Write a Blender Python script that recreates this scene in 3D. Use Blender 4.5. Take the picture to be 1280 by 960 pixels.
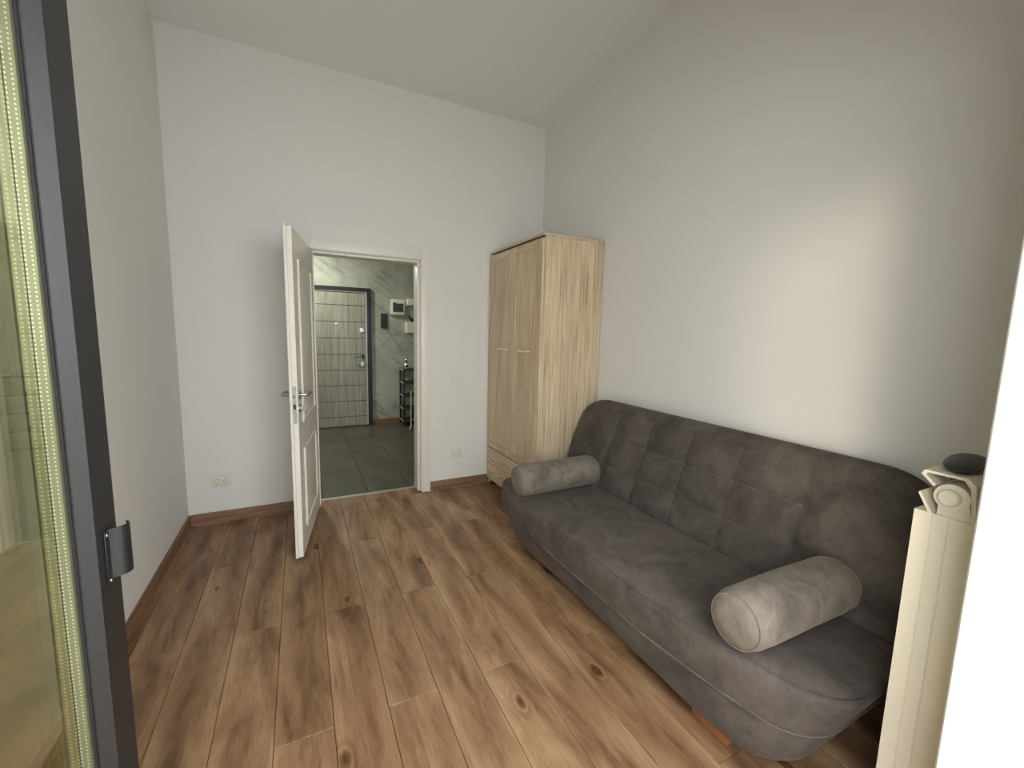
import bpy, bmesh, math, random
from mathutils import Vector, Matrix
from math import sin, cos, tan, pi, radians, atan2, hypot

for o in list(bpy.data.objects): bpy.data.objects.remove(o)
random.seed(7)
SC = bpy.context.scene
COL = SC.collection

# ------------------------------------------------------------------ camera, sky, sun, exposure
F_PX, YAW, PITCH, ROLL, CAM_H = 524.13, radians(26.89), radians(-6.99), radians(1.428), 1.40
fwd = Vector((sin(YAW)*cos(PITCH), cos(YAW)*cos(PITCH), sin(PITCH)))
rt0 = Vector((cos(YAW), -sin(YAW), 0)); up0 = rt0.cross(fwd)
rt = cos(ROLL)*rt0 + sin(ROLL)*up0; up = -sin(ROLL)*rt0 + cos(ROLL)*up0
cd = bpy.data.cameras.new('camera'); cam = bpy.data.objects.new('camera', cd); COL.objects.link(cam)
cd.sensor_fit = 'HORIZONTAL'; cd.sensor_width = 36; cd.lens = F_PX/1280*36; cd.clip_start = 0.02
m3 = Matrix((rt, up, -fwd)).transposed()
cam.matrix_world = Matrix.Translation((0, 0, CAM_H)) @ m3.to_4x4()
SC.camera = cam

wd = bpy.data.worlds.new('overcast_sky'); SC.world = wd; wd.use_nodes = True
bg = wd.node_tree.nodes['Background']
bg.inputs['Color'].default_value = (0.94, 0.98, 1.02, 1); bg.inputs['Strength'].default_value = 10.0

sl = bpy.data.lights.new('low_sun_offscreen', 'SUN'); sun = bpy.data.objects.new('low_sun_offscreen', sl); COL.objects.link(sun)
sl.energy = 0.80; sl.angle = radians(9); sl.color = (1.0, 0.84, 0.62)
SUN_EL = radians(8.0); SUN_AZ = radians(58); sd = Vector((sin(SUN_AZ)*cos(SUN_EL), cos(SUN_AZ)*cos(SUN_EL), -sin(SUN_EL)))
sun.rotation_euler = sd.to_track_quat('-Z', 'Y').to_euler(); sun.location = (-6, -4, 3)

pl = bpy.data.lights.new('doorway_sky_portal_offscreen', 'AREA'); po = bpy.data.objects.new('doorway_sky_portal_offscreen', pl); COL.objects.link(po)
pl.shape = 'RECTANGLE'; pl.size = 1.5; pl.size_y = 2.2; pl.cycles.is_portal = True
po.location = (0.39, -0.14, 1.12); po.rotation_euler = (radians(90), 0, 0)   # faces into the room

vs = SC.view_settings
SC.display_settings.display_device = 'sRGB'
vs.view_transform = 'Standard'; vs.look = 'None'; vs.exposure = 0.0; vs.gamma = 1.0; vs.use_curve_mapping = False

# ------------------------------------------------------------------ dimensions (metres)
XL, XR, YB, YN = -0.73, 2.05, 3.49, 0.28      # room faces; camera stands in the balcony doorway
YH = 6.36                                      # far wall of the hallway
def ceil_z(y): return 3.231 + (YB - y)*0.09

# ------------------------------------------------------------------ materials
def srgb(r, g, b):
    f = lambda c: (c/255/12.92 if c/255 <= .04045 else ((c/255+.055)/1.055)**2.4)
    return (f(r), f(g), f(b), 1)
class NT:
    def __init__(s, name):
        s.m = bpy.data.materials.new(name); s.m.use_nodes = True; s.t = s.m.node_tree
        s.b = s.t.nodes['Principled BSDF']
    def n(s, typ, **kw):
        x = s.t.nodes.new(typ)
        for k, v in kw.items():
            if k.startswith('i_'): x.inputs[k[2:].replace('_', ' ')].default_value = v
            else: setattr(x, k, v)
        return x
    def l(s, a, b): s.t.links.new(a, b)
    def ramp(s, fac, stops):
        r = s.n('ShaderNodeValToRGB'); e = r.color_ramp.elements
        e[0].position, e[0].color = stops[0]; e[1].position, e[1].color = stops[-1]
        for p, c in stops[1:-1]:
            q = e.new(p); q.color = c
        s.l(fac, r.inputs['Fac']); return r.outputs['Color']
    def mix(s, fac, a, b, mode='MIX'):
        x = s.n('ShaderNodeMix', data_type='RGBA', blend_type=mode)
        for v, i in ((fac, 0), (a, 6), (b, 7)):
            if hasattr(v, 'is_output'): s.l(v, x.inputs[i])
            else: x.inputs[i].default_value = v
        return x.outputs[2]
    def coords(s, scale=(1, 1, 1), rand=False, rot=(0, 0, 0)):
        tc = s.n('ShaderNodeTexCoord'); mp = s.n('ShaderNodeMapping')
        mp.inputs['Scale'].default_value = scale; mp.inputs['Rotation'].default_value = rot
        s.l(tc.outputs['Object'], mp.inputs['Vector'])
        if rand:
            oi = s.n('ShaderNodeObjectInfo'); mu = s.n('ShaderNodeMath', operation='MULTIPLY'); mu.inputs[1].default_value = 37.0
            s.l(oi.outputs['Random'], mu.inputs[0])
            cb = s.n('ShaderNodeCombineXYZ')
            for i in range(3): s.l(mu.outputs[0], cb.inputs[i])
            s.l(cb.outputs[0], mp.inputs['Location'])
        return mp.outputs['Vector']
    def noise(s, vec, scale, detail=4, rough=.55, dist=0.0):
        x = s.n('ShaderNodeTexNoise'); x.inputs['Scale'].default_value = scale; x.inputs['Detail'].default_value = detail
        x.inputs['Roughness'].default_value = rough; x.inputs['Distortion'].default_value = dist
        s.l(vec, x.inputs['Vector']); return x.outputs['Fac']
    def bump(s, h, strength, dist=.01):
        x = s.n('ShaderNodeBump'); x.inputs['Strength'].default_value = strength; x.inputs['Distance'].default_value = dist
        s.l(h, x.inputs['Height']); s.l(x.outputs[0], s.b.inputs['Normal'])
def plain(name, col, rough=.5, metal=0.0, spec=None, var=.06, nscale=30):
    t = NT(name); v = t.coords()
    n = t.noise(v, nscale, 3)
    a = tuple(c*(1-var) for c in col[:3])+(1,); b = tuple(min(1, c*(1+var)) for c in col[:3])+(1,)
    t.l(t.ramp(n, [(.3, a), (.7, b)]), t.b.inputs['Base Color'])
    t.b.inputs['Roughness'].default_value = rough; t.b.inputs['Metallic'].default_value = metal
    if spec is not None: t.b.inputs['Specular IOR Level'].default_value = spec
    return t.m
def paint(name, col):
    t = NT(name); v = t.coords()
    n = t.noise(v, 220, 3, .6); n2 = t.noise(v, 1.3, 2)
    a = tuple(c*.985 for c in col[:3])+(1,)
    t.l(t.mix(n2, a, col), t.b.inputs['Base Color']); t.b.inputs['Roughness'].default_value = .9
    t.b.inputs['Specular IOR Level'].default_value = .15
    t.bump(n, .12, .002); return t.m
def fabric(name, dark, light, sc=5.0):
    t = NT(name); v = t.coords()
    n1 = t.noise(v, sc, 5, .62, .6); n2 = t.noise(v, 420, 2); n3 = t.noise(v, 24, 4, .6, 1.2)
    mx = t.n('ShaderNodeMath', operation='ADD'); t.l(n1, mx.inputs[0])
    m2 = t.n('ShaderNodeMath', operation='MULTIPLY'); m2.inputs[1].default_value = .35; t.l(n3, m2.inputs[0]); t.l(m2.outputs[0], mx.inputs[1])
    c = t.ramp(mx.outputs[0], [(.48, dark), (.86, light)])
    t.l(c, t.b.inputs['Base Color']); t.b.inputs['Roughness'].default_value = .85
    t.b.inputs['Specular IOR Level'].default_value = .12
    t.b.inputs['Sheen Weight'].default_value = .35; t.b.inputs['Sheen Roughness'].default_value = .45
    t.b.inputs['Sheen Tint'].default_value = (light[0]*2, light[1]*2, light[2]*2, 1)
    t.bump(n2, .25, .002); return t.m
def oak(name, axis, pale, mid, dark, rnd=True):
    t = NT(name); sc = [40, 40, 40]; sc[axis] = 1.3
    v = t.coords(tuple(sc), rnd); s2 = [5, 5, 5]; s2[axis] = .55; v2 = t.coords(tuple(s2), rnd)
    n1 = t.noise(v, 1.6, 6, .65, .3); n2 = t.noise(v2, 1.5, 3, .5, .8); s3 = [120, 120, 120]; s3[axis] = 3
    n3 = t.noise(t.coords(tuple(s3), rnd), 1.5, 3)
    c = t.ramp(n1, [(.30, dark), (.47, mid), (.68, pale)])
    c2 = t.ramp(n2, [(.35, (.86, .84, .82, 1)), (.6, (1, 1, 1, 1))])
    c3 = t.ramp(n3, [(.32, (.72, .68, .64, 1)), (.5, (1, 1, 1, 1))])
    t.l(t.mix(.7, t.mix(1.0, c, c2, 'MULTIPLY'), c3, 'MULTIPLY'), t.b.inputs['Base Color'])
    t.b.inputs['Roughness'].default_value = .55; t.bump(n1, .12, .002); return t.m
def plank_mat():
    t = NT('laminate_oak')
    def math_(op, a, b=None, c=None):
        x = t.n('ShaderNodeMath', operation=op)
        for k, v in enumerate((a, b, c)):
            if v is None: continue
            if hasattr(v, 'is_output'): t.l(v, x.inputs[k])
            else: x.inputs[k].default_value = v
        return x.outputs[0]
    v = t.coords((6.5, 1.15, 1), True); vb = t.coords((2.2, 1.5, 1), True); vf = t.coords((150, 7.0, 1), True); vk = t.coords((4.4, 2.0, 1), True); vc = t.coords((34, 3.2, 1), True)
    warp = t.noise(v, 1.15, 5, .6, 1.6); shift = t.noise(vb, 1.0, 4, .6, .5); fine = t.noise(vf, 1.6, 5, .65, .2); crack = t.noise(vc, 1.0, 3, .5, .6)
    tc = t.n('ShaderNodeTexCoord'); sp = t.n('ShaderNodeSeparateXYZ'); t.l(tc.outputs['Object'], sp.inputs[0])
    # heartwood: a wandering darker band along each board, sapwood paler at its edges
    ctr = math_('MULTIPLY_ADD', shift, .34, -.17)
    dist = math_('MULTIPLY', math_('ABSOLUTE', math_('SUBTRACT', sp.outputs[0], ctr)), 4.2)
    tone = math_('ADD', math_('MULTIPLY', warp, .72), math_('MULTIPLY', dist, .40))
    c = t.ramp(tone, [(.27, srgb(104, 76, 52)), (.42, srgb(143, 109, 79)), (.56, srgb(167, 134, 101)), (.78, srgb(190, 161, 127))])
    f = t.ramp(fine, [(.32, (.66, .62, .58, 1)), (.52, (1, 1, 1, 1))])
    cr = t.ramp(crack, [(.26, (.45, .38, .32, 1)), (.33, (1, 1, 1, 1))])
    vo = t.n('ShaderNodeTexVoronoi', feature='F1'); vo.inputs['Scale'].default_value = 1.0; t.l(vk, vo.inputs['Vector'])
    d2 = math_('ADD', vo.outputs['Distance'], math_('MULTIPLY_ADD', warp, .10, -.05))
    rs = math_('SINE', math_('MULTIPLY', d2, 75))
    near = t.ramp(d2, [(.05, (1, 1, 1, 1)), (.24, (0, 0, 0, 1))])
    ringc = t.ramp(rs, [(.0, (.62, .55, .48, 1)), (.7, (1.0, 1.0, 1.0, 1))])
    core = t.ramp(d2, [(.03, (.50, .42, .36, 1)), (.055, (.42, .33, .27, 1)), (.10, (1, 1, 1, 1))])
    base = t.mix(.8, c, f, 'MULTIPLY'); base = t.mix(.7, base, cr, 'MULTIPLY')
    k = t.mix(.8, base, ringc, 'MULTIPLY'); k = t.mix(1.0, k, core, 'MULTIPLY')
    base = t.mix(near, base, k)
    oi = t.n('ShaderNodeObjectInfo'); tn = t.ramp(oi.outputs['Random'], [(0, (.93, .925, .92, 1)), (1, (1.0, 1.0, 1.0, 1))])
    t.l(t.mix(1.0, base, tn, 'MULTIPLY'), t.b.inputs['Base Color'])
    t.l(t.ramp(fine, [(.3, (.5, .5, .5, 1)), (.7, (.38, .38, .38, 1))]), t.b.inputs['Roughness'])
    t.b.inputs['Specular IOR Level'].default_value = .4
    t.bump(fine, .1, .002); return t.m
def stone_plaster():
    t = NT('veined_grey_plaster')
    v = t.coords((1, 1, 1), False, (0, radians(-40), 0))
    def stretch(sc):
        mp = t.n('ShaderNodeMapping'); mp.inputs['Scale'].default_value = sc; t.l(v, mp.inputs['Vector']); return mp.outputs['Vector']
    v2 = stretch((1.0, 1, 4.5))
    n1 = t.noise(v, 2.2, 5, .6, .8); n2 = t.noise(v2, 2.0, 6, .68, 1.0); n3 = t.noise(stretch((2.4, 1, 12)), 1.7, 5, .7, .6)
    c = t.ramp(n1, [(.3, srgb(150, 150, 138)), (.7, srgb(188, 188, 174))])
    c2 = t.ramp(n2, [(.34, (.50, .51, .48, 1)), (.47, (1, 1, 1, 1))])
    c3 = t.ramp(n3, [(.30, (.3, .32, .3, 1)), (.36, (1, 1, 1, 1))])
    t.l(t.mix(.8, t.mix(.7, c, c2, 'MULTIPLY'), c3, 'MULTIPLY'), t.b.inputs['Base Color'])
    t.b.inputs['Roughness'].default_value = .55; return t.m
def tile_mat():
    t = NT('grey_stone_tile'); v = t.coords((1, 1, 1), True)
    n1 = t.noise(v, 3.5, 6, .62, .5); n2 = t.noise(v, 40, 3)
    c = t.ramp(n1, [(.3, srgb(64, 61, 51)), (.7, srgb(92, 88, 76))])
    t.l(t.mix(.25, c, t.ramp(n2, [(.3, (.7, .7, .7, 1)), (.7, (1, 1, 1, 1))]), 'MULTIPLY'), t.b.inputs['Base Color'])
    t.b.inputs['Roughness'].default_value = .42; return t.m
def glass_mat(name, tint, base=.06):
    t = NT(name); t.t.nodes.remove(t.b); out = t.t.nodes['Material Output']
    tr = t.n('ShaderNodeBsdfTransparent'); tr.inputs[0].default_value = tint
    v = t.coords(); n = t.noise(v, 2, 2)
    gl = t.n('ShaderNodeBsdfGlossy'); gl.inputs['Roughness'].default_value = .01
    t.l(t.ramp(n, [(.3, (.88, .89, .74, 1)), (.7, (.93, .93, .80, 1))]), gl.inputs['Color'])
    lw = t.n('ShaderNodeLayerWeight'); lw.inputs['Blend'].default_value = .5
    pw = t.n('ShaderNodeMath', operation='POWER'); pw.inputs[1].default_value = 5; t.l(lw.outputs['Facing'], pw.inputs[0])
    fr = t.n('ShaderNodeMath', operation='MULTIPLY_ADD'); fr.inputs[1].default_value = 1-base; fr.inputs[2].default_value = base; t.l(pw.outputs[0], fr.inputs[0])
    ms = t.n('ShaderNodeMixShader'); t.l(fr.outputs[0], ms.inputs[0]); t.l(tr.outputs[0], ms.inputs[1]); t.l(gl.outputs[0], ms.inputs[2])
    t.l(ms.outputs[0], out.inputs['Surface']); return t.m
def spacer_mat():
    t = NT('perforated_spacer'); tc = t.n('ShaderNodeTexCoord'); sp = t.n('ShaderNodeSeparateXYZ'); t.l(tc.outputs['Object'], sp.inputs[0])
    fr = t.n('ShaderNodeMath', operation='PINGPONG'); fr.inputs[1].default_value = .0035; t.l(sp.outputs[2], fr.inputs[0])
    px = t.n('ShaderNodeMath', operation='PINGPONG'); px.inputs[1].default_value = .004; t.l(sp.outputs[0], px.inputs[0])
    a = t.n('ShaderNodeMath', operation='GREATER_THAN'); a.inputs[1].default_value = .0022; t.l(fr.outputs[0], a.inputs[0])
    b = t.n('ShaderNodeMath', operation='LESS_THAN'); b.inputs[1].default_value = .0012; t.l(px.outputs[0], b.inputs[0])
    c = t.n('ShaderNodeMath', operation='MULTIPLY'); t.l(a.outputs[0], c.inputs[0]); t.l(b.outputs[0], c.inputs[1])
    t.l(t.mix(c.outputs[0], srgb(160, 159, 138), srgb(240, 240, 228)), t.b.inputs['Base Color'])
    t.b.inputs['Roughness'].default_value = .35; t.b.inputs['Metallic'].default_value = .3; return t.m

M = dict(
    wall=paint('white_wall_paint', srgb(229, 227, 222)), ceil=paint('white_ceiling_paint', srgb(232, 231, 228)),
    reveal=paint('white_render', srgb(229, 229, 222)),
    white=plain('white_lacquer', srgb(232, 228, 216), .38, var=.02), cream=plain('cream_radiator_enamel', srgb(226, 218, 198), .35, var=.02),
    plastic=plain('cream_plastic', srgb(226, 223, 208), .4, var=.02), dark=plain('dark_plastic', srgb(38, 38, 40), .45, var=.1),
    hole=plain('socket_hole', srgb(50, 46, 40), .7), black=plain('black_lacquer', srgb(28, 28, 30), .4, var=.1),
    steel=plain('brushed_steel', srgb(190, 188, 182), .28, 1.0, var=.04), chrome=plain('chrome', srgb(225, 225, 225), .12, 1.0, var=.02),
    brass=plain('satin_nickel', srgb(232, 220, 206), .35, .5, var=.05), dull=plain('dull_steel', srgb(176, 176, 170), .45, .6, var=.05),
    bright=plain('satin_chrome', srgb(232, 232, 226), .4, .35, var=.02), anth=plain('anthracite_aluminium', srgb(37, 36, 37), .5, .1, var=.15, nscale=260), gasket=plain('black_gasket', srgb(22, 22, 24), .7),
    plank=plank_mat(), under=plain('underlay', srgb(48, 34, 24), .9), tile=tile_mat(), grout=plain('grout', srgb(44, 42, 36), .9),
    skirt=oak('brown_skirting_wood', 0, srgb(150, 116, 88), srgb(132, 98, 72), srgb(108, 78, 56)),
    skirt_y=oak('brown_skirting_wood_long', 1, srgb(150, 116, 88), srgb(132, 98, 72), srgb(108, 78, 56)),
    oak_z=oak('sonoma_oak_upright', 2, srgb(232, 214, 182), srgb(212, 192, 160), srgb(164, 142, 112)),
    oak_y=oak('sonoma_oak_lengthwise', 1, srgb(232, 214, 182), srgb(212, 192, 160), srgb(164, 142, 112)),
    slate=oak('grey_door_wood', 2, srgb(170, 168, 152), srgb(148, 146, 132), srgb(116, 114, 102), False),
    sofa=fabric('taupe_velour', srgb(70, 64, 60), srgb(100, 92, 86), 5.5), bol=fabric('light_taupe_velour', srgb(92, 85, 77), srgb(128, 119, 108), 9), welt=fabric('seam_velour', srgb(84, 79, 73), srgb(112, 105, 98), 12),
    foot=oak('orange_beech', 1, srgb(158, 104, 60), srgb(142, 88, 48), srgb(118, 70, 38)),
    plaster=stone_plaster(), glass=glass_mat('greenish_pane', (.98, .982, .93, 1)), coated=glass_mat('coated_pane', (.96, .965, .90, 1), .34), spacer=spacer_mat(),
    leafm=plain('dark_plant_leaf', srgb(44, 66, 40), .5, var=.3), concrete=plain('pale_bounce_concrete', srgb(205, 200, 190), .9, nscale=12),  # concrete of the unseen balcony, kept pale to bounce light indoors
    screen=plain('grey_display', srgb(70, 76, 76), .25, var=.25, nscale=60), lamp=plain('opal_lamp_shade', srgb(236, 234, 226), .4, var=.02))

# ------------------------------------------------------------------ mesh helpers
def link(name, me, mat, parent=None, loc=None, smooth=False):
    o = bpy.data.objects.new(name, me); COL.objects.link(o)
    if mat and not me.materials: me.materials.append(M[mat])
    if parent: o.parent = parent
    if loc: o.location = loc
    if smooth:
        for p in me.polygons: p.use_smooth = True
    return o
def tomesh(bm, name, smooth_angle=None):
    bmesh.ops.recalc_face_normals(bm, faces=bm.faces[:])
    me = bpy.data.meshes.new(name); bm.to_mesh(me); bm.free()
    if smooth_angle:
        for p in me.polygons: p.use_smooth = True
        me.set_sharp_from_angle(angle=radians(smooth_angle))
    return me
def bx(bm, a, b, bev=0.0, seg=1):
    """axis-aligned box between corners a and b added to bm"""
    lo = [min(p, q) for p, q in zip(a, b)]; hi = [max(p, q) for p, q in zip(a, b)]
    vs_ = [bm.verts.new((lo[0] if i & 1 == 0 else hi[0], lo[1] if i & 2 == 0 else hi[1], lo[2] if i & 4 == 0 else hi[2])) for i in range(8)]
    fs = [bm.faces.new([vs_[k] for k in f]) for f in ((0, 2, 3, 1), (4, 5, 7, 6), (0, 1, 5, 4), (2, 6, 7, 3), (0, 4, 6, 2), (1, 3, 7, 5))]
    if bev: 
        es = list({e for f in fs for e in f.edges})
        bmesh.ops.bevel(bm, geom=es, offset=bev, segments=seg, affect='EDGES', profile=.5)
def boxes(name, mat, parent, *bs, bev=0.0, seg=1, loc=None):
    bm = bmesh.new()
    for a, b in bs: bx(bm, a, b, bev, seg)
    return link(name, tomesh(bm, name, 40 if bev else None), mat, parent, loc)
def loft(bm, rings, cap=(True, True), closed=True):
    vv = [[bm.verts.new(p) for p in r] for r in rings]; n = len(vv[0])
    for a, b in zip(vv, vv[1:]):
        for i in range(n if closed else n-1):
            j = (i+1) % n; bm.faces.new((a[i], a[j], b[j], b[i]))
    if cap[0]: bm.faces.new(vv[0][::-1])
    if cap[1]: bm.faces.new(vv[-1])
    return vv
def tube(bm, pts, r, n=10, cap=True):
    rings = []; pts = [Vector(p) for p in pts]; prev = None
    for i, p in enumerate(pts):
        d = (pts[min(i+1, len(pts)-1)] - pts[max(i-1, 0)]).normalized()
        if prev is None:
            a = d.orthogonal().normalized()
        else: a = (prev - d*prev.dot(d)).normalized()
        prev = a; b = d.cross(a); rr = r[i] if isinstance(r, (list, tuple)) else r
        rings.append([p + (a*cos(2*pi*k/n) + b*sin(2*pi*k/n))*rr for k in range(n)])
    loft(bm, rings, (cap, cap))
def tubes(name, mat, parent, *ts, n=10, loc=None):
    bm = bmesh.new()
    for pts, r in ts: tube(bm, pts, r, n)
    return link(name, tomesh(bm, name, 50), mat, parent, loc)
def lathe(bm, prof, axis='Z', n=20, c=(0, 0, 0)):
    rings = []
    for r, z in prof:
        ring = []
        for k in range(n):
            x, y = r*cos(2*pi*k/n), r*sin(2*pi*k/n)
            v = {'Z': (x, y, z), 'Y': (x, z, y), 'X': (z, x, y)}[axis]
            ring.append((v[0]+c[0], v[1]+c[1], v[2]+c[2]))
        rings.append(ring)
    loft(bm, rings)
def turned(name, mat, parent, prof, axis='Z', n=20, loc=None):
    bm = bmesh.new(); lathe(bm, prof, axis, n)
    return link(name, tomesh(bm, name, 40), mat, parent, loc)
def extrude_poly(name, mat, parent, poly, axis, a, b, loc=None, bev=0.0, smooth=35):
    """poly: 2-D outline in the other two axes (cyclic order), swept from a to b along axis"""
    def P(u, v, w): return {'X': (w, u, v), 'Y': (u, w, v), 'Z': (u, v, w)}[axis]
    bm = bmesh.new(); loft(bm, [[P(u, v, a) for u, v in poly], [P(u, v, b) for u, v in poly]])
    if bev: bmesh.ops.bevel(bm, geom=bm.edges[:], offset=bev, segments=2, affect='EDGES', profile=.5)
    return link(name, tomesh(bm, name, smooth), mat, parent, loc)
def empty(name, loc=(0, 0, 0), rz=0.0):
    o = bpy.data.objects.new(name, None); COL.objects.link(o); o.location = loc; o.rotation_euler = (0, 0, rz); o.empty_display_size = .1
    return o
def tag(o, label=None, cat=None, group=None, kind=None):
    if label: o['label'] = label
    if cat: o['category'] = cat
    if group: o['group'] = group
    if kind: o['kind'] = kind
    return o
def struct(o, label, cat): return tag(o, label, cat, None, 'structure')

# ------------------------------------------------------------------ room shell
floor = struct(boxes('floor', 'under', None, ((XL, YN-.40, -.06), (XR, YB+.115, -.0105))), 'brown oak laminate floor of long planks', 'floor')
PW, X0, LEN = .188, .0655, 1.35
HX0, HX1, HZ = .075, .92, 1.985         # rough opening of the hall doorway
plank_cache = {}
def plank(parent, xa, xb, ya, yb):
    w, l = round(xb-xa-.0018, 4), round(yb-ya-.0014, 4)
    if w < .02 or l < .02: return
    if (w, l) not in plank_cache:
        bm = bmesh.new(); bx(bm, (-w/2, -l/2, -.0105), (w/2, l/2, 0), .0014); plank_cache[(w, l)] = tomesh(bm, 'plank')
    link('plank', plank_cache[(w, l)], 'plank', parent, ((xa+xb)/2, (ya+yb)/2, 0))
for k in range(-5, 12):
    xa, xb = max(XL+.004, X0+PW*k), min(XR-.004, X0+PW*(k+1))
    if xb <= xa: continue
    y = (1.45 if k % 2 else 2.12) - 3*LEN
    while y < YB+.12:
        ya, yb = max(y, YN-.28), min(y+LEN, YB-.004)
        if .095 < (xa+xb)/2 < .90 and yb > YB-.02: yb = YB+.115     # boards run on into the doorway
        if yb > ya: plank(floor, xa, xb, ya, yb)
        y += LEN
    xa, xb = max(xa, HX0+.018), min(xb, HX1-.018)
    if xb-xa > .02 and not .095 < (X0+PW*(k+.5)) < .90: plank(floor, xa, xb, YB-.003, YB+.115)   # part boards in the doorway

WT = .15
struct(boxes('wall_back', 'wall', None, ((XL-.1, YB, -.06), (HX0, YB+WT, 3.6)), ((HX1, YB, -.06), (XR+.1, YB+WT, 3.6)), ((HX0, YB, HZ), (HX1, YB+WT, 3.6))),
       'white painted wall around the hallway doorway', 'wall')
struct(boxes('wall_left', 'wall', None, ((XL-.1, -.15, -.06), (XL, YB, 3.7))), 'plain white painted wall beside the balcony door leaf', 'wall')
struct(boxes('wall_right', 'wall', None, ((XR, -.15, -.06), (XR+.1, YB, 3.7))), 'plain white painted wall behind the sofa', 'wall')
OX0, OX1, OZ = -.42, 1.14, 2.30          # balcony doorway
struct(boxes('wall_front', 'reveal', None, ((XL-.3, -.15, -.06), (OX0, YN, 3.8)), ((OX1, -.15, -.06), (XR+.3, YN, 3.8)), ((OX0, -.15, OZ), (OX1, YN, 3.8)), bev=.004),
       'bright white wall edge beside the radiator at the balcony doorway', 'wall')
bm = bmesh.new()
loft(bm, [[(x, y, z+d) for y, z, d in ((-.2, ceil_z(-.2), 0), (YB+WT, ceil_z(YB+WT), 0), (YB+WT, ceil_z(YB+WT), .12), (-.2, ceil_z(-.2), .12))] for x in (XL-.1, XR+.1)])
struct(link('ceiling', tomesh(bm, 'ceiling'), 'ceil'), 'white ceiling sloping up from the doorway wall', 'ceiling')
def skirting(name, axis, a, b, wallpos, sgn, label, mat):
    # small profiled board, 8 cm tall, against a wall
    pr = [(0, 0), (.014, 0), (.014, .062), (.010, .074), (.004, .080), (0, .080)]
    poly = [(wallpos+sgn*d, z) for d, z in pr]
    return struct(extrude_poly(name, mat, None, poly, axis, a, b, smooth=20), label, 'baseboard')
skirting('baseboard_back', 'X', XL+.014, HX0-.068, YB, -1, 'brown wooden baseboard on the door wall beneath the wide socket', 'skirt')
skirting('baseboard_back.001', 'X', HX1+.068, 1.60, YB, -1, 'short brown wooden baseboard between door casing and wardrobe', 'skirt')
skirting('baseboard_left', 'Y', YN, YB, XL, 1, 'long brown wooden baseboard on the wall beside the balcony door leaf', 'skirt_y')
skirting('baseboard_right', 'Y', YN, 2.56, XR, -1, 'brown wooden baseboard on the wall behind the sofa', 'skirt_y')

# unseen balcony outside the doorway, added to block and bounce the outdoor light
struct(boxes('floor_balcony_unseen', 'concrete', None, ((-7, -1.45, -.12), (4, -.15, -.03))), 'unseen pale concrete balcony floor added to bounce light indoors', 'floor')
struct(boxes('wall_parapet_unseen', 'concrete', None, ((-7, -1.45, -.03), (4, -1.33, 1.12)), ((-7, -1.48, 1.12), (4, -1.30, 1.16))), 'unseen concrete balcony parapet added to shape the low light', 'wall')
fr = struct(empty('trim_2', (.36, -.1, 0)), 'anthracite fixed frame of the balcony doorway', 'door frame')
for s in ((OX0, OX0+.05), (OX1-.05, OX1)):
    boxes('frame_post', 'anth', fr, ((s[0]-.36, -.04, 0), (s[1]-.36, .03, OZ)), bev=.003)
boxes('frame_head', 'anth', fr, ((OX0+.05-.36, -.04, OZ-.05), (OX1-.05-.36, .03, OZ)), bev=.003)
boxes('frame_sill', 'anth', fr, ((OX0+.05-.36, -.04, -.03), (OX1-.05-.36, .03, .015)), bev=.003)

# ------------------------------------------------------------------ balcony door leaf (opened inward, along the left)
bl = struct(empty('door_2', (-.341, .03, 0)), 'open anthracite balcony door leaf with greenish double glazing', 'door')
LY0, LY1, LZ0, LZ1, SW = 0.0, 1.038, .035, 2.25, .092
def stile(name, y0, y1, bead, z0=LZ0, z1=LZ1):
    # plan outline (x, y): outer face at x = 0, glazing rebate sloping in towards the pane
    if bead > 0: poly = [(0, y1), (0, y0), (-.020, y0-.012), (-.024, y0-.012), (-.024, y0+.008), (-.046, y0+.008), (-.046, y0-.006), (-.07, y0), (-.07, y1)]
    else: poly = [(0, y0), (0, y1), (-.020, y1+.012), (-.024, y1+.012), (-.024, y1-.008), (-.046, y1-.008), (-.046, y1+.006), (-.07, y1), (-.07, y0)]
    return extrude_poly(name, 'anth', bl, poly, 'Z', z0, z1, smooth=20)
stile('stile', LY1-SW, LY1, 1); stile('stile', LY0, LY0+SW, -1)
boxes('rail', 'anth', bl, ((-.07, LY0+SW-.008, LZ0), (0, LY1-SW+.008, LZ0+.10)), bev=.003)
boxes('rail', 'anth', bl, ((-.07, LY0+SW-.008, LZ1-.10), (0, LY1-SW+.008, LZ1)), bev=.003)
g0, g1 = LY0+SW-.006, LY1-SW+.006
boxes('pane', 'glass', bl, ((-.0270, g0, LZ0+.1), (-.0265, g1, LZ1-.1)))
boxes('pane', 'coated', bl, ((-.0425, g0, LZ0+.1), (-.0420, g1, LZ1-.1)))
boxes('spacer_bar', 'spacer', bl, ((-.0415, LY1-SW-.024, LZ0+.1), (-.0275, LY1-SW-.013, LZ1-.1)))
boxes('spacer_bar', 'spacer', bl, ((-.0415, LY0+SW+.010, LZ0+.1), (-.0275, LY0+SW+.020, LZ1-.1)))
boxes('gasket', 'gasket', bl, ((-.0265, LY1-SW-.016, LZ0+.1), (-.0225, LY1-SW-.010, LZ1-.1)))
boxes('gasket', 'gasket', bl, ((-.0465, LY1-SW-.030, LZ0+.1), (-.0430, LY1-SW-.010, LZ1-.1)))
ph = empty('pull_handle', (.0005, LY1-.044, .955)); ph.parent = bl
boxes('plate', 'black', ph, ((0, -.020, -.054), (.003, .022, .054)), bev=.001)
prof = [(.002, -.004), (.014, -.002), (.023, .004), (.028, .013), (.027, .024), (.021, .031)]
pin = [(x-.0028*(.4 if i == 0 else 1), y+.0022) for i, (x, y) in enumerate(prof)]
extrude_poly('grip', 'black', ph, prof+pin[::-1], 'Z', -.044, .054, smooth=50)
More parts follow.
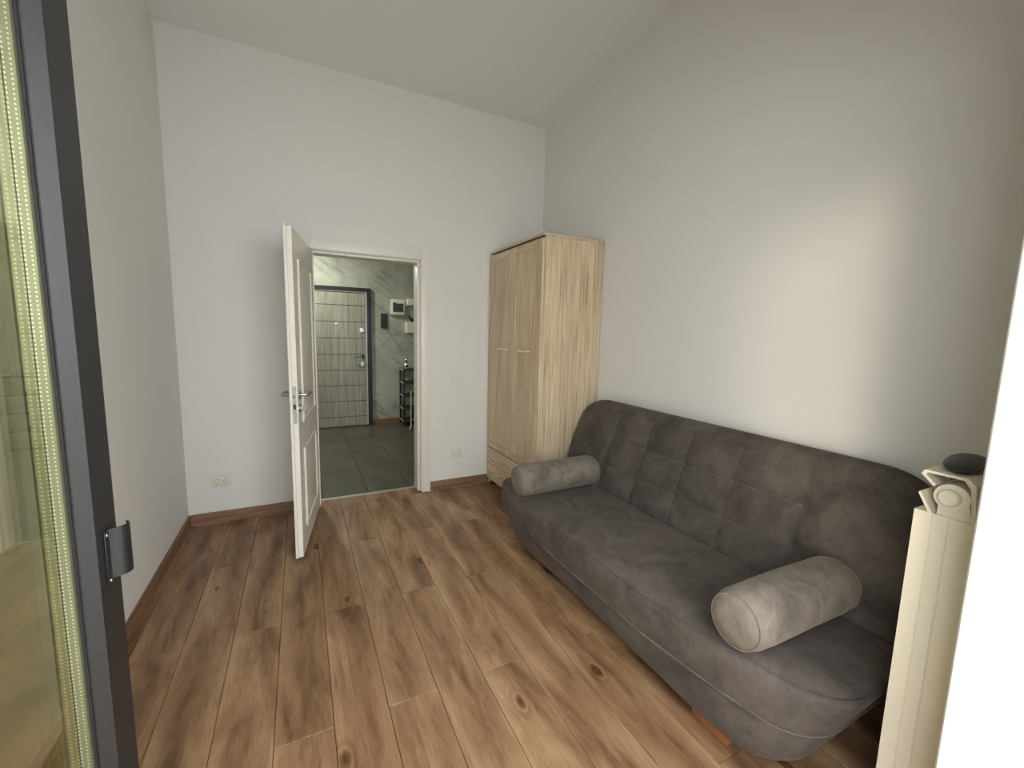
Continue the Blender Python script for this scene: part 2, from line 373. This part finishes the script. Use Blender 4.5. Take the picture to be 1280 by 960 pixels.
for z in (-.045, .045):
    turned('screw', 'chrome', ph, [(0, .0042), (.003, .0040), (.0042, .0025), (.0042, .002)], 'X', 12, (0, -.011, z))

# ------------------------------------------------------------------ hall doorway: casing, lining, threshold, door leaf
CX0, CX1, CZ = .01, .985, 2.06
tr = struct(empty('trim_1', (.4975, YB, 0)), 'white lacquered door casing around the hallway opening', 'door frame')
o_ = lambda a: tuple(p-q for p, q in zip(a, (.4975, YB, 0)))
def tb(name, a, b, bev=.003): return boxes(name, 'white', tr, (o_(a), o_(b)), bev=bev, seg=2)
tb('casing', (CX0, YB-.016, 0), (HX0+.012, YB, CZ)); tb('casing', (HX1-.012, YB-.016, 0), (CX1, YB, CZ))
tb('casing', (HX0+.012, YB-.016, 1.972), (HX1-.012, YB, CZ))
tb('lining', (HX0, YB, 0), (HX0+.018, YB+WT+.01, 1.967)); tb('lining', (HX1-.018, YB, 0), (HX1, YB+WT+.01, 1.967)); tb('lining', (HX0, YB, 1.967), (HX1, YB+WT+.01, 1.985))
tb('door_stop', (HX0+.018, YB+.03, 0), (HX0+.036, YB+WT+.01, 1.949)); tb('door_stop', (HX1-.036, YB+.03, 0), (HX1-.018, YB+WT+.01, 1.949)); tb('door_stop', (HX0+.018, YB+.03, 1.949), (HX1-.018, YB+WT+.01, 1.967))
boxes('strike_plate', 'steel', tr, (o_((HX1-.0185, YB+.006, .90)), o_((HX1-.0165, YB+.026, 1.06))))
struct(boxes('trim_3', 'dull', None, ((HX0+.036, YB+.112, -.002), (HX1-.036, YB+.148, .005)), bev=.002), 'narrow pale metal threshold strip in the hallway doorway', 'threshold')

A_, B_ = Vector((.100, 3.475)), Vector((-.022, 2.692)); LW = (B_-A_).length; dr = (B_-A_)/LW
dl = struct(empty('door_1', (A_.x, A_.y, 0), atan2(dr.y, dr.x)), 'open white panelled interior door with lever handle', 'door')
DT = .040
leaf = boxes('leaf', 'white', dl, ((0, -DT, .012), (LW-.013, 0, 1.958)), bev=.002)
boxes('rebate_lip', 'white', dl, ((0, -DT-.002, .012), (LW, -DT+.014, 1.972)), bev=.002)
def ring_panel(name, parent, x0, x1, z0, z1, side, arch=0.0):
    """moulded door panel: raised rim, sunken band, raised field"""
    def outline(d, y):
        pts = [(x0+d, z0+d), (x1-d, z0+d)]
        n = 10 if arch else 1
        for i in range(n+1):
            t = i/n; x = x1-d - t*(x1-x0-2*d); pts.append((x, z1-d+arch*(4*t*(1-t))))
        return [(x, y*side, z) for x, z in pts]
    bm = bmesh.new()
    rings = [outline(d, y) for d, y in ((0, -.003), (0, .004), (.007, .010), (.018, .010), (.026, .0015), (.045, .0012), (.070, .006))]
    loft(bm, rings)
    return link(name, tomesh(bm, name, 25), 'white', parent)
for sd_, off in ((1, 0.0), (-1, -DT-.002)):
    for z0, z1, ar in ((.15, .66, 0), (.82, 1.80, .012)):
        p = ring_panel('panel', dl, .13, LW-.155, z0, z1, sd_, ar); p.location.y = off
for sd_, off in ((1, 0.0), (-1, -DT-.002)):
    h = empty('lever_handle', (LW-.055, off, 1.005)); h.parent = dl; h.rotation_euler = (0, 0, 0)
    turned('rose', 'steel', h, [(0, -.001*sd_), (.025, -.001*sd_), (.025, .006*sd_), (.022, .009*sd_), (0, .009*sd_)], 'Y', 20)
    tubes('lever', 'steel', h, ([(0, .005*sd_, 0), (0, .036*sd_, 0), (-.005, .046*sd_, 0), (-.016, .050*sd_, 0), (-.105, .050*sd_, 0), (-.118, .046*sd_, 0), (-.124, .036*sd_, 0)], [.0095, .0095, .0095, .009, .008, .008, .007]), n=12)
    k = empty('key_rose', (LW-.055, off, .925)); k.parent = dl
    turned('rose', 'steel', k, [(0, -.001*sd_), (.025, -.001*sd_), (.025, .006*sd_), (.022, .009*sd_), (0, .009*sd_)], 'Y', 20)
    if sd_ > 0: boxes('key', 'steel', k, ((-.0015, .008, -.011), (.0015, .042, .011)), bev=.0008)
    else: boxes('keyhole', 'hole', k, ((-.002, -.0095, -.008), (.002, -.0085, .008)))
lp = boxes('lock_plate', 'dull', dl, ((LW-.0135, -.028, .84), (LW-.0118, -.008, 1.06)))
boxes('latch_hole', 'hole', lp, ((LW-.0119, -.024, .925), (LW-.0112, -.012, .955)))
boxes('latch', 'steel', lp, ((LW-.0135, -.023, .990), (LW-.002, -.013, 1.010)), bev=.002)
for z in (.25, 1.72):
    tubes('hinge', 'steel', dl, ([(-.008, -DT-.004, z-.045), (-.008, -DT-.004, z+.045)], .008))

# ------------------------------------------------------------------ hallway
hf = struct(boxes('floor_hall', 'grout', None, ((-1.6, YB+WT-.002, -.06), (2.6, YH, -.006))), 'dark grey tiled hallway floor', 'floor')
tcache = {}
TW, TL = .36, .72
for i in range(-6, 7):
    for j in range(-1, 5):
        xa, xb = max(-1.6, .13+TW*i), min(2.6, .13+TW*(i+1)); y0 = 3.25 + TL*j + (TL/2 if i % 2 else 0)
        ya, yb = max(YB+WT, y0), min(YH-.002, y0+TL)
        if xb-xa < .03 or yb-ya < .03: continue
        w, l = round(xb-xa-.004, 4), round(yb-ya-.004, 4)
        if (w, l) not in tcache:
            bm = bmesh.new(); bx(bm, (-w/2, -l/2, -.008), (w/2, l/2, 0), .001); tcache[(w, l)] = tomesh(bm, 'tile')
        link('tile', tcache[(w, l)], 'tile', hf, ((xa+xb)/2, (ya+yb)/2, 0))
struct(boxes('wall_hall', 'plaster', None, ((-1.7, YH, -.06), (2.7, YH+.12, 2.7))), 'grey veined decorative plaster wall around the entrance door', 'wall')
struct(boxes('wall_hall.001', 'wall', None, ((-1.7, YB+WT, -.06), (-1.6, YH, 2.7))), 'white end wall of the hallway behind the open door', 'wall')
struct(boxes('wall_hall.002', 'wall', None, ((2.6, YB+WT, -.06), (2.7, YH, 2.7))), 'white end wall of the hallway beyond the shoe rack', 'wall')
struct(boxes('wall_hall.003', 'wall', None, ((-1.7, YB+WT-.02, -.06), (XL-.1, YB+WT, 2.7)), ((XR+.1, YB+WT-.02, -.06), (2.7, YB+WT, 2.7))), 'white wall ends flanking the bedroom wall in the hallway', 'wall')
struct(boxes('ceiling_hall', 'ceil', None, ((-1.7, YB+WT, 2.65), (2.7, YH+.12, 2.75))), 'white flat hallway ceiling', 'ceiling')
struct(extrude_poly('baseboard_hall', 'skirt', None, [(YH, 0), (YH-.014, 0), (YH-.014, .07), (YH-.006, .078), (YH, .078)], 'X', .925, 2.6), 'short reddish baseboard under the hallway plaster wall', 'baseboard')
cl = tag(empty('ceiling_lamp', (-.10, 5.60, 2.65)), 'round white ceiling lamp in the hallway', 'lamp')
turned('lamp_body', 'white', cl, [(.13, 0), (.15, 0), (.15, -.03), (.14, -.04), (.13, -.04)], n=28)
turned('lamp_shade', 'lamp', cl, [(.0, -.005), (.128, -.005), (.128, -.045), (.1, -.06), (0, -.065)], n=28)
hl = bpy.data.lights.new('hall_ceiling_lamp_offscreen', 'AREA'); hlo = bpy.data.objects.new('hall_ceiling_lamp_offscreen', hl); COL.objects.link(hlo)
hl.shape = 'DISK'; hl.size = .26; hl.energy = 38; hl.color = (.97, 1.0, .88); hlo.parent = cl; hlo.location = (0, 0, -.075)

ed = struct(empty('door_3', (.40, YH, 0)), 'grey wood entrance door with dark grooves and black frame', 'door')
EX0, EX1, EZ = -.15, .925, 1.97
e_ = lambda a: (a[0]-.40, a[1]-YH, a[2])
def eb(name, mat, a, b, bev=0.0, parent=None): return boxes(name, mat, parent or ed, (e_(a), e_(b)), bev=bev)
eb('frame_post', 'black', (EX1-.055, YH-.045, 0), (EX1, YH+.01, EZ), .003); eb('frame_post', 'black', (EX0, YH-.045, 0), (EX0+.055, YH+.01, EZ), .003)
eb('frame_head', 'black', (EX0+.055, YH-.045, EZ-.05), (EX1-.055, YH+.01, EZ), .003)
eb('leaf', 'dull', (EX0+.057, YH-.030, .01), (EX1-.057, YH-.006, EZ-.052))
eb('leaf_backing', 'black', (EX0+.075, YH-.0325, .02), (EX1-.085, YH-.030, EZ-.065))
zs = [.02, .145, .37, .595, .815, 1.037, 1.265, 1.493, 1.72, EZ-.075]
for za, zb in zip(zs, zs[1:]): eb('panel', 'slate', (EX0+.078, YH-.038, za+.004), (EX1-.088, YH-.0324, zb-.004), .0008)
turned('peephole', 'bright', ed, [(0, 0), (.016, 0), (.016, -.006), (.010, -.010), (0, -.008)], 'Y', 16, e_((.46, YH-.038, 1.46)))
for z in (1.378, .897): turned('lock_rosette', 'bright', ed, [(0, 0), (.031, 0), (.031, -.008), (.024, -.014), (0, -.014)], 'Y', 20, e_((.795, YH-.038, z)))
lh = empty('lever_handle', e_((.800, YH-.038, 1.005))); lh.parent = ed
turned('rose', 'dark', lh, [(0, 0), (.026, 0), (.026, -.008), (0, -.010)], 'Y', 18)
tubes('lever', 'chrome', lh, ([(0, -.006, 0), (0, -.045, 0), (-.015, -.055, 0), (-.13, -.055, 0)], .009))
eb('sill', 'black', (EX0, YH-.05, 0), (EX1, YH-.0, .012), .002)

ip = tag(empty('door_intercom', (1.108, YH, 1.523)), 'narrow dark wall panel in a pale surround beside the entrance door', 'wall panel')
boxes('back_plate', 'black', ip, ((-.047, -.008, -.106), (.047, 0, .106)), bev=.003)
boxes('front_panel', 'dark', ip, ((-.042, -.022, -.100), (.042, -.008, .100)), bev=.004)
bxo = tag(empty('fuse_box', (1.300, YH, 1.728)), 'white wall box with grey window high on the hallway wall', 'wall box')
boxes('housing', 'plastic', bxo, ((-.100, -.05, -.112), (.100, 0, .112)), bev=.006, seg=2)
dr_ = boxes('cover', 'screen', bxo, ((-.072, -.056, -.070), (.078, -.048, .066)), bev=.003)
boxes('hinge_strip', 'white', dr_, ((-.030, -.059, .052), (.076, -.055, .064)))

pn = tag(empty('wall_planter', (1.52, YH, 1.36)), 'white wall planter with dark leaves on the hallway wall', 'planter')
bm = bmesh.new()
loft(bm, [[(s*a, -y, z) for s, y in ((-1, 0), (1, 0), (1, d), (-1, d))] for a, d, z in ((.105, .13, 0), (.112, .15, .16), (.104, .142, .16), (.098, .13, .12))])
link('pot', tomesh(bm, 'pot'), 'white', pn)
boxes('bracket', 'white', pn, ((-.10, -.15, .40), (.11, 0, .49)), bev=.004)
for i in range(12):
    a = random.uniform(-1.2, 1.2); L = random.uniform(.16, .30); bm = bmesh.new(); rings = []
    for q in range(7):
        t = q/6; w = .017*sin(pi*min(.98, t*.92+.06)); r = L*t
        c = Vector((sin(a)*r*.42, -.075-.05*cos(i*2.1)*t, .12+r*.95-.08*t*t)); sdv = Vector((cos(i*1.3), sin(i*1.3), 0))
        rings.append([c-sdv*w, c+Vector((0, -.002, .001)), c+sdv*w, c+Vector((0, .002, -.001))])
    loft(bm, rings); link('plant_leaf', tomesh(bm, 'plant_leaf', 60), 'leafm', pn)

rk = tag(empty('shoe_rack', (1.72, 6.20, 0)), 'black five-shelf shoe rack against the hallway plaster wall', 'shoe rack')
RX0, RX1, RY0, RY1 = -.40, .40, -.13, .145
for x in (RX0, RX1-.022):
    for y in (RY0, RY1-.022): boxes('post', 'black', rk, ((x, y, 0), (x+.022, y+.022, .84)), bev=.002)
for z in (.06, .245, .435, .625, .815):
    s_ = boxes('shelf', 'black', rk, ((RX0+.004, RY0-.002, z), (RX1-.004, RY1, z+.020)), bev=.002)
    boxes('edge_trim', 'bright', s_, ((RX0+.0005, RY0+.02, z+.004), (RX0+.0042, RY1-.02, z+.016)))
fg = tag(empty('figurine', (1.385, 6.18, .8352)), 'small glossy silver figurine on top of the shoe rack', 'figurine')
turned('plinth', 'chrome', fg, [(0, 0), (.038, 0), (.040, .008), (.030, .018), (0, .02)], n=18)
turned('body', 'chrome', fg, [(.012, .015), (.030, .035), (.034, .055), (.020, .080), (.012, .092), (.018, .105), (.026, .122), (.020, .142), (.008, .155), (.010, .166), (.006, .178), (0, .182)], n=18)
for s in (-1, 1): tubes('arm', 'chrome', fg, ([(s*.012, 0, .09), (s*.034, -.004, .082), (s*.040, -.012, .060)], [.007, .006, .005]), n=8)
st = tag(empty('metal_stand', (1.44, 5.90, 0)), 'slim grey metal stand with two uprights before the shoe rack', 'stand')
for x in (-.045, .045):
    tubes('upright', 'bright', st, ([(x, .03, .03), (x, .03, .54)], .008))
    tubes('base_leg', 'bright', st, ([(x, .03, .03), (x-.03, -.05, .018), (x-.05, -.11, .012)], .009)); tubes('rear_leg', 'steel', st, ([(x, .03, .03), (x, .12, .012)], .009))
for z in (.12, .34, .54): tubes('crossbar', 'steel', st, ([(-.045, .03, z), (.045, .03, z)], .006))
boxes('holder', 'dark', st, ((-.040, .012, .14), (.040, .022, .32)), bev=.004)

# ------------------------------------------------------------------ sockets and switch on the door wall
def socket(loc, label):
    s = tag(empty('wall_socket', loc), label, 'socket')
    boxes('cover_plate', 'plastic', s, ((-.055, -.009, -.042), (.055, 0, .042)), bev=.003, seg=2)
    for cx in (-.024, .024):
        w = turned('outlet', 'plastic', s, [(.021, -.008), (.0215, -.0125), (.0195, -.0125), (.0185, -.0095), (0, -.0095)], 'Y', 20, (cx, 0, 0))
        for a in (-.0095, .0095): turned('pin_hole', 'hole', w, [(0, -.0094), (.0035, -.0094), (.0035, -.0100), (0, -.0100)], 'Y', 10, (a, 0, 0))
        for zz in (-.017, .017): boxes('earth_clip', 'hole', w, ((-.004, -.0125, zz-.002), (.004, -.0095, zz+.002)))
    return s
socket((-.530, YB, .300), 'cream double wall socket low beside the open white door')
socket((1.223, YB, .304), 'cream double wall socket low between door casing and wardrobe')
sw = tag(empty('light_switch', (1.220, YB, 1.000)), 'square cream light switch between door casing and wardrobe', 'light switch')
boxes('cover_plate', 'plastic', sw, ((-.040, -.009, -.040), (.040, 0, .040)), bev=.003, seg=2)
boxes('rocker', 'plastic', sw, ((-.028, -.014, -.028), (.028, -.008, .028)), bev=.002)

# ------------------------------------------------------------------ wardrobe
WX, WX1, WY0, WY1, WH = 1.52, 2.045, 2.572, 3.474, 2.09
wr = tag(empty('wardrobe', (WX, (WY0+WY1)/2, 0)), 'tall pale oak wardrobe with two doors and two drawers in the corner', 'wardrobe')
w_ = lambda a: (a[0]-WX, a[1]-(WY0+WY1)/2, a[2])
def wb(name, mat, a, b, bev=.0012, parent=None): return boxes(name, mat, parent or wr, (w_(a), w_(b)), bev=bev)
wb('side_panel', 'oak_z', (WX+.019, WY0, .015), (WX1, WY0+.018, WH-.018)); wb('side_panel', 'oak_z', (WX+.019, WY1-.018, .015), (WX1, WY1, WH-.018))
wb('top_panel', 'oak_y', (WX-.002, WY0, WH-.016), (WX1, WY1, WH)); wb('bottom_panel', 'oak_y', (WX+.030, WY0+.018, .05), (WX1, WY1-.018, .068))
wb('back_panel', 'oak_z', (WX1-.006, WY0+.018, .068), (WX1-.002, WY1-.018, WH-.018)); wb('middle_shelf', 'oak_y', (WX+.075, WY0+.018, .352), (WX1-.006, WY1-.018, .368))
ym = (WY0+WY1)/2
def front_door(ya, yb, hy):
    d = wb('door', 'oak_z', (WX, ya, .369), (WX+.018, yb, WH-.034))
    # framed look: two stiles and two rails standing proud of the board
    f = .062
    for n_, a, b in (('door_stile', (ya, .369), (ya+f, WH-.034)), ('door_stile', (yb-f, .369), (yb, WH-.034))):
        boxes(n_, 'oak_z', d, (w_((WX-.005, a[0], a[1])), w_((WX+.001, b[0], b[1]))), bev=.002)
    for z0, z1 in ((.368, .368+f), (WH-.034-f, WH-.034)):
        boxes('door_rail', 'oak_y', d, (w_((WX-.005, ya+f, z0)), w_((WX+.001, yb-f, z1))), bev=.002)
    hz = 1.262
    tubes('handle', 'brass', d, ([w_((WX-.002, hy-.072, hz)), w_((WX-.020, hy-.068, hz)), w_((WX-.030, hy-.04, hz)), w_((WX-.032, hy, hz)), w_((WX-.030, hy+.04, hz)), w_((WX-.020, hy+.068, hz)), w_((WX-.002, hy+.072, hz))], .0068), n=10)
front_door(WY0+.002, ym-.0015, 2.80); front_door(ym+.0015, WY1-.002, 3.17)
for z0, z1 in ((.062, .206), (.212, .357)):
    d = wb('drawer', 'oak_y', (WX, WY0+.002, z0), (WX+.018, WY1-.002, z1), .002)
    for hy in (2.80, 3.27):
        zc = (z0+z1)/2+.01
        tubes('handle', 'brass', d, ([w_((WX+.001, hy-.055, zc)), w_((WX-.016, hy-.050, zc)), w_((WX-.024, hy-.03, zc)), w_((WX-.026, hy, zc)), w_((WX-.024, hy+.03, zc)), w_((WX-.016, hy+.050, zc)), w_((WX+.001, hy+.055, zc))], .0055), n=10)
for x in (WX+.05, WX1-.06):
    for y in (WY0+.05, WY1-.05): turned('foot', 'dark', wr, [(0, 0), (.022, 0), (.020, .05), (0, .05)], n=14, loc=w_((x, y, 0)))

# ------------------------------------------------------------------ sofa
SX, SY0, SY1 = 1.142, .485, 2.50
def recede(y): return .125*max(0, (1.15-y)/.66)**1.35 + .02*max(0, (y-1.9)/.6)**1.5    # the front bows back towards its ends
sf = tag(empty('sofa', (1.45, (SY0+SY1)/2, 0)), 'dark taupe velour sofa bed with tufted backrest', 'sofa')
s_ = lambda p: (p[0]-1.45, p[1]-(SY0+SY1)/2, p[2])
def rrect(x0, x1, y0, y1, rf, rb, n=10, m=14):
    """rounded rectangle in plan, rf = radius of the front (low x) corners, rb = of the rear ones; evenly subdivided sides"""
    pts = []
    def arc(cx, cy, r, a0):
        for i in range(n+1):
            a = a0 + pi/2*i/n; pts.append((cx+r*cos(a), cy+r*sin(a)))
    def side(p, q, k):
        for i in range(1, k): t = i/k; pts.append((p[0]+(q[0]-p[0])*t, p[1]+(q[1]-p[1])*t))
    arc(x1-rb, y1-rb, rb, 0); side((x1-rb, y1), (x0+rf, y1), 8)
    arc(x0+rf, y1-rf, rf, pi/2); side((x0, y1-rf), (x0, y0+rf), 40)
    arc(x0+rf, y0+rf, rf, pi); side((x0+rf, y0), (x1-rb, y0), 8)
    arc(x1-rb, y0+rb, rb, 1.5*pi); side((x1, y0+rb), (x1, y1-rb), 40)
    return pts
def hash_wob(x, y, z, k):
    return sin(x*7.1+y*3.3*k+z*5)*.5+sin(y*9.7+x*4.1*k-z*3)*.3+sin(y*17.3-x*11*k+z*7)*.2
# seat mattress: front band, seam, softly domed top
bm = bmesh.new(); rings = []
lev = [(.070, .246, .10, .10), (.024, .238, .12, .072), (.012, .241, .12, .066), (.008, .250, .12, .062), (.004, .285, .12, .048), (.000, .330, .12, .026), (.002, .375, .12, .006), (.006, .394, .12, .002), (.011, .3985, .12, .006), (.018, .405, .12, .012), (.045, .417, .12, .036), (.10, .424, .12, .09), (.17, .427, .10, .16), (.24, .428, .05, .23)]
for ins, z, r, ye in lev:
    ring = []
    for x, y in rrect(SX+ins, 1.712-max(0, ins-.01)*.45*(1 if z > .3 else 0), SY0+ye, SY1-ye*.8, r, .06 if ins < .1 else .03):
        x += recede(y)*max(0, min(1, (1.75-x)/.5)); w = hash_wob(x, y, z, 1.0)*(.004 if z < .40 else .005)
        zz = z + (.004*hash_wob(x*1.7, y*1.4, 0, 1.3) if ins > .03 and z > .4 else 0) + (.005*sin(y*6.5)*(1 if z < .245 else 0))
        ring.append(s_((x+w*(1 if z < .4 else 0), y, zz)))
    rings.append(ring)
loft(bm, rings)
seat = link('seat_cushion', tomesh(bm, 'seat_cushion', 60), 'sofa', sf)
bm = bmesh.new(); pts = [s_((x+recede(y)*max(0, min(1, (1.75-x)/.5)), y, .4025)) for x, y in rrect(SX+.011, 1.70, SY0+.006, SY1-.005, .12, .05)]
tube(bm, pts+[pts[0]], .0035, 6); link('piping', tomesh(bm, 'piping', 60), 'sofa', seat)
bm = bmesh.new(); pts = [s_((x+recede(y)*max(0, min(1, (1.75-x)/.5)), y, .2435+.005*sin(y*6.5))) for x, y in rrect(SX+.010, 1.70, SY0+.064, SY1-.052, .12, .05)]
tube(bm, pts+[pts[0]], .0035, 6); link('piping', tomesh(bm, 'piping', 60), 'welt', seat)  # lighter tube added along the lower lip, painting its edge highlight
# base box with fabric skirt, drawn in towards the floor and at both ends
bm = bmesh.new(); rings = []
for ins, end, z in ((.036, .085, .250), (.040, .090, .20), (.050, .105, .14), (.064, .128, .10), (.078, .152, .072), (.090, .170, .052), (.108, .190, .052)):
    ring = []
    for x, y in rrect(SX+ins, 1.85, SY0+end, SY1-end*.8, .12, .05):
        x += (.40+2.8*max(0, min(.21, z-.05)))*recede(y)*max(0, min(1, (1.75-x)/.5)); t = (y-SY0-end)/(SY1-SY0-2*end); dip = 0
        if z < .2: dip = (.012*max(0, sin(pi*min(1, max(0, (t-.16)/.68)))))*(1-z/.2)*1.3
        ring.append(s_((x+.003*hash_wob(x, y*1.5, z, 2), y, z+dip)))
    rings.append(ring)
loft(bm, rings); link('base_skirt', tomesh(bm, 'base_skirt', 60), 'sofa', sf)
for y in (SY0+.385, SY1-.385):
    for x in (SX+.155, 1.72):
        bm = bmesh.new(); bx(bm, (x-.03, y-.075, 0), (x+.04, y+.075, .060), .006, 2)
        bmesh.ops.translate(bm, verts=bm.verts[:], vec=s_((0, 0, 0))); link('foot', tomesh(bm, 'foot', 40), 'foot', sf)
# backrest: thick leaning cushion with rounded upper corners and stitched tufts
BY0, BY1 = .50, 2.545; BL = BY1-BY0; P0 = Vector((1.750, 0, .345)); P1 = Vector((1.962, 0, .940)); BH = (P1-P0).length
ax = (P1-P0).normalized(); nrm = Vector((-ax.z, 0, ax.x))     # front normal points to -x, up
NU, NV = 220, 60
seam_y = [2.12, 1.83, 1.54, 1.25, .94]
def seam_depth(y, t):
    d = 0
    for sy in seam_y:
        if .06 < t < .90: d += .011*math.exp(-abs(y-sy)/.014) + .008*math.exp(-((y-sy)/.05)**2)
    for tt in (.32, .60):
        if .90 < y < 2.15: d += .009*math.exp(-abs(t-tt)/.018) + .006*math.exp(-((t-tt)/.06)**2)
    return d
bm = bmesh.new(); front = []; back = []
for i in range(NU+1):
    fcol, bcol = [], []
    for j in range(NV+1):
        u, v = 2*i/NU-1, 2*j/NV-1
        y = BY0 + BL*(u+1)/2; t = (v+1)/2
        # rounded upper corners: shrink the width near the top, the height near the ends
        R = .24; yy = y; hh = t*BH
        dy0 = min(y-BY0, BY1-y)
        cap = BH if dy0 >= R else BH - (R - math.sqrt(max(0, R*R-(R-dy0)**2)))*.80
        hh = t*cap
        e = 1-abs(u)**26; e2 = 1-abs(v)**10
        th = .054*(max(0, e)*max(0, e2))**.5
        p = P0 + ax*hh + Vector((0, yy, 0))
        bow = .016*(1-v*v)
        sd_ = seam_depth(yy, t)
        wob = .0035*hash_wob(yy*2, hh*3, 0, 1.2)
        fcol.append(bm.verts.new(s_(p + nrm*(th + bow*e - sd_*e + wob))))
        bcol.append(bm.verts.new(s_(p - nrm*(th*1.0))))
    front.append(fcol); back.append(bcol)
for i in range(NU):
    for j in range(NV):
        bm.faces.new((front[i][j], front[i+1][j], front[i+1][j+1], front[i][j+1]))
        bm.faces.new((back[i][j], back[i][j+1], back[i+1][j+1], back[i+1][j]))
bmesh.ops.remove_doubles(bm, verts=bm.verts[:], dist=.0008)
be = [e for e in bm.edges if e.is_boundary]
if be: bmesh.ops.bridge_loops(bm, edges=be) if False else bmesh.ops.holes_fill(bm, edges=be)
bk = link('backrest', tomesh(bm, 'backrest', 75), 'sofa', sf)
def back_pt(y, t):
    v = 2*t-1; u = 2*(y-BY0)/BL-1; e = 1-abs(u)**26; th = .054*(max(0, e)*max(0, 1-abs(v)**10))**.5
    return s_(P0 + ax*(t*BH) + Vector((0, y, 0)) + nrm*(th + .016*(1-v*v)*e - seam_depth(y, t)*e + .0035*hash_wob(y*2, t*BH*3, 0, 1.2) + .0005))
for sy in seam_y:
    bm = bmesh.new(); tube(bm, [back_pt(sy, .08+.80*k/30) for k in range(31)], .0026, 6); link('stitched_seam', tomesh(bm, 'stitched_seam', 60), 'welt', bk)
for tt in (.32, .60):
    bm = bmesh.new(); tube(bm, [back_pt(.94+1.18*k/80, tt) for k in range(81)], .0024, 6); link('stitched_seam', tomesh(bm, 'stitched_seam', 60), 'welt', bk)

def bolster(loc, length, r, rz, tilt, label):
    b = tag(empty('bolster_cushion', loc, rz), label, 'cushion', None)
    b.rotation_euler = (0, tilt, rz); L = length/2
    prof = [(0, -L+.004), (r*.45, -L+.001), (r*.80, -L+.006), (r*.90, -L+.016), (r*.985, -L+.040), (r, -L+.10), (r*1.01, 0), (r, L-.10), (r*.985, L-.040), (r*.90, L-.016), (r*.80, L-.006), (r*.45, L-.001), (0, L-.004)]
    bm = bmesh.new(); lathe(bm, [(max(p, .002), q) for p, q in prof], 'X', 40)
    for v in bm.verts:
        w = hash_wob(v.co.x*3, v.co.y*4, v.co.z*4, 1.5); q = 1+.02*w; v.co.y *= q; v.co.z *= q*(.97 if v.co.z < 0 else 1)
    c = link('cover', tomesh(bm, 'cover', 70), 'bol', b)
    for s in (-1, 1):
        bm = bmesh.new(); pts = [(s*(L-.010), r*.86*cos(2*pi*k/36), r*.86*sin(2*pi*k/36)) for k in range(37)]
        tube(bm, pts, .003, 6); link('end_piping', tomesh(bm, 'end_piping', 60), 'bol', c)
    return b
bolster((1.400, 2.120, .528), .56, .095, radians(-1), radians(-1), 'light taupe bolster cushion at the wardrobe end of the sofa')
bolster((1.435, .738, .538), .58, .093, 0, radians(1.5), 'light taupe bolster cushion at the radiator end of the sofa')

# ------------------------------------------------------------------ radiator
RXE, RF = 1.35, .436
rd = tag(empty('radiator', (RXE, .375, 0)), 'cream aluminium sectional radiator at the end of the sofa', 'radiator')
yc = lambda y: y-.375
def section_mesh():
    bm = bmesh.new()
    def sweep(poly, a, b): loft(bm, [[(a, yc(y), z) for y, z in poly], [(b, yc(y), z) for y, z in poly]])
    W = .078
    # grooved column: three vertical bands separated by narrow channels
    pl_ = [(.436, 0), (.436, .076), (.432, .078), (.404, .078), (.402, .075), (.400, .078), (.375, .078), (.373, .075), (.371, .078), (.322, .078), (.322, 0), (.371, 0), (.373, .003), (.375, 0), (.400, 0), (.402, .003), (.404, 0)]
    loft(bm, [[(x, yc(y), z) for y, x in pl_] for z in (.20, .992)])
    # header with the two louvres at the front
    sweep([(.408, .985), (.4335, 1.034), (.4305, 1.039), (.404, .992)], .002, W-.002)
    sweep([(.408, 1.058), (.4335, 1.083), (.428, 1.094), (.352, 1.094), (.338, 1.080), (.330, .99), (.336, .99), (.346, 1.070), (.358, 1.088), (.422, 1.088), (.4245, 1.083), (.404, 1.063)], .002, W-.002)
    lathe(bm, [(0, .004), (.032, .004), (.032, W-.004), (0, W-.004)], 'X', 20, (0, yc(.375), 1.040))
    sweep([(.397, .99), (.397, 1.03), (.345, 1.03), (.336, .99)], .006, W-.006)
    return tomesh(bm, 'section', 30)
sm = section_mesh()
for i in range(8): link('section', sm, 'cream', rd, (i*.080, 0, 0))
turned('end_plug', 'cream', rd, [(0, -.008), (.017, -.008), (.020, -.005), (.021, .006), (0, .006)], 'X', 22, (0, yc(.378), 1.040))
for i in (0, 7): boxes('foot', 'cream', rd, ((i*.08+.02, yc(.34), 0), (i*.08+.058, yc(.42), .2)), bev=.004)
# ------------------------------------------------------------------ dark rounded object on the radiator
bm = bmesh.new(); rings = []
for q in range(17):
    t = -1+2*q/16; w = math.sqrt(max(.0004, 1-abs(t)**3.2)); ring = []
    for k in range(16):
        a = 2*pi*k/16; ring.append((.11*t, .036*w*cos(a), .014+.014*w*sin(a)*(1.0 if sin(a) > 0 else .95)+(.003*cos(t*2))))
    rings.append(ring)
loft(bm, rings)
pc = tag(link('spectacle_case', tomesh(bm, 'spectacle_case', 60), 'dark', None, (1.475, .392, 1.0915)), 'small dark oblong case lying on top of the radiator', 'case')
pc.rotation_euler = (0, 0, radians(8))
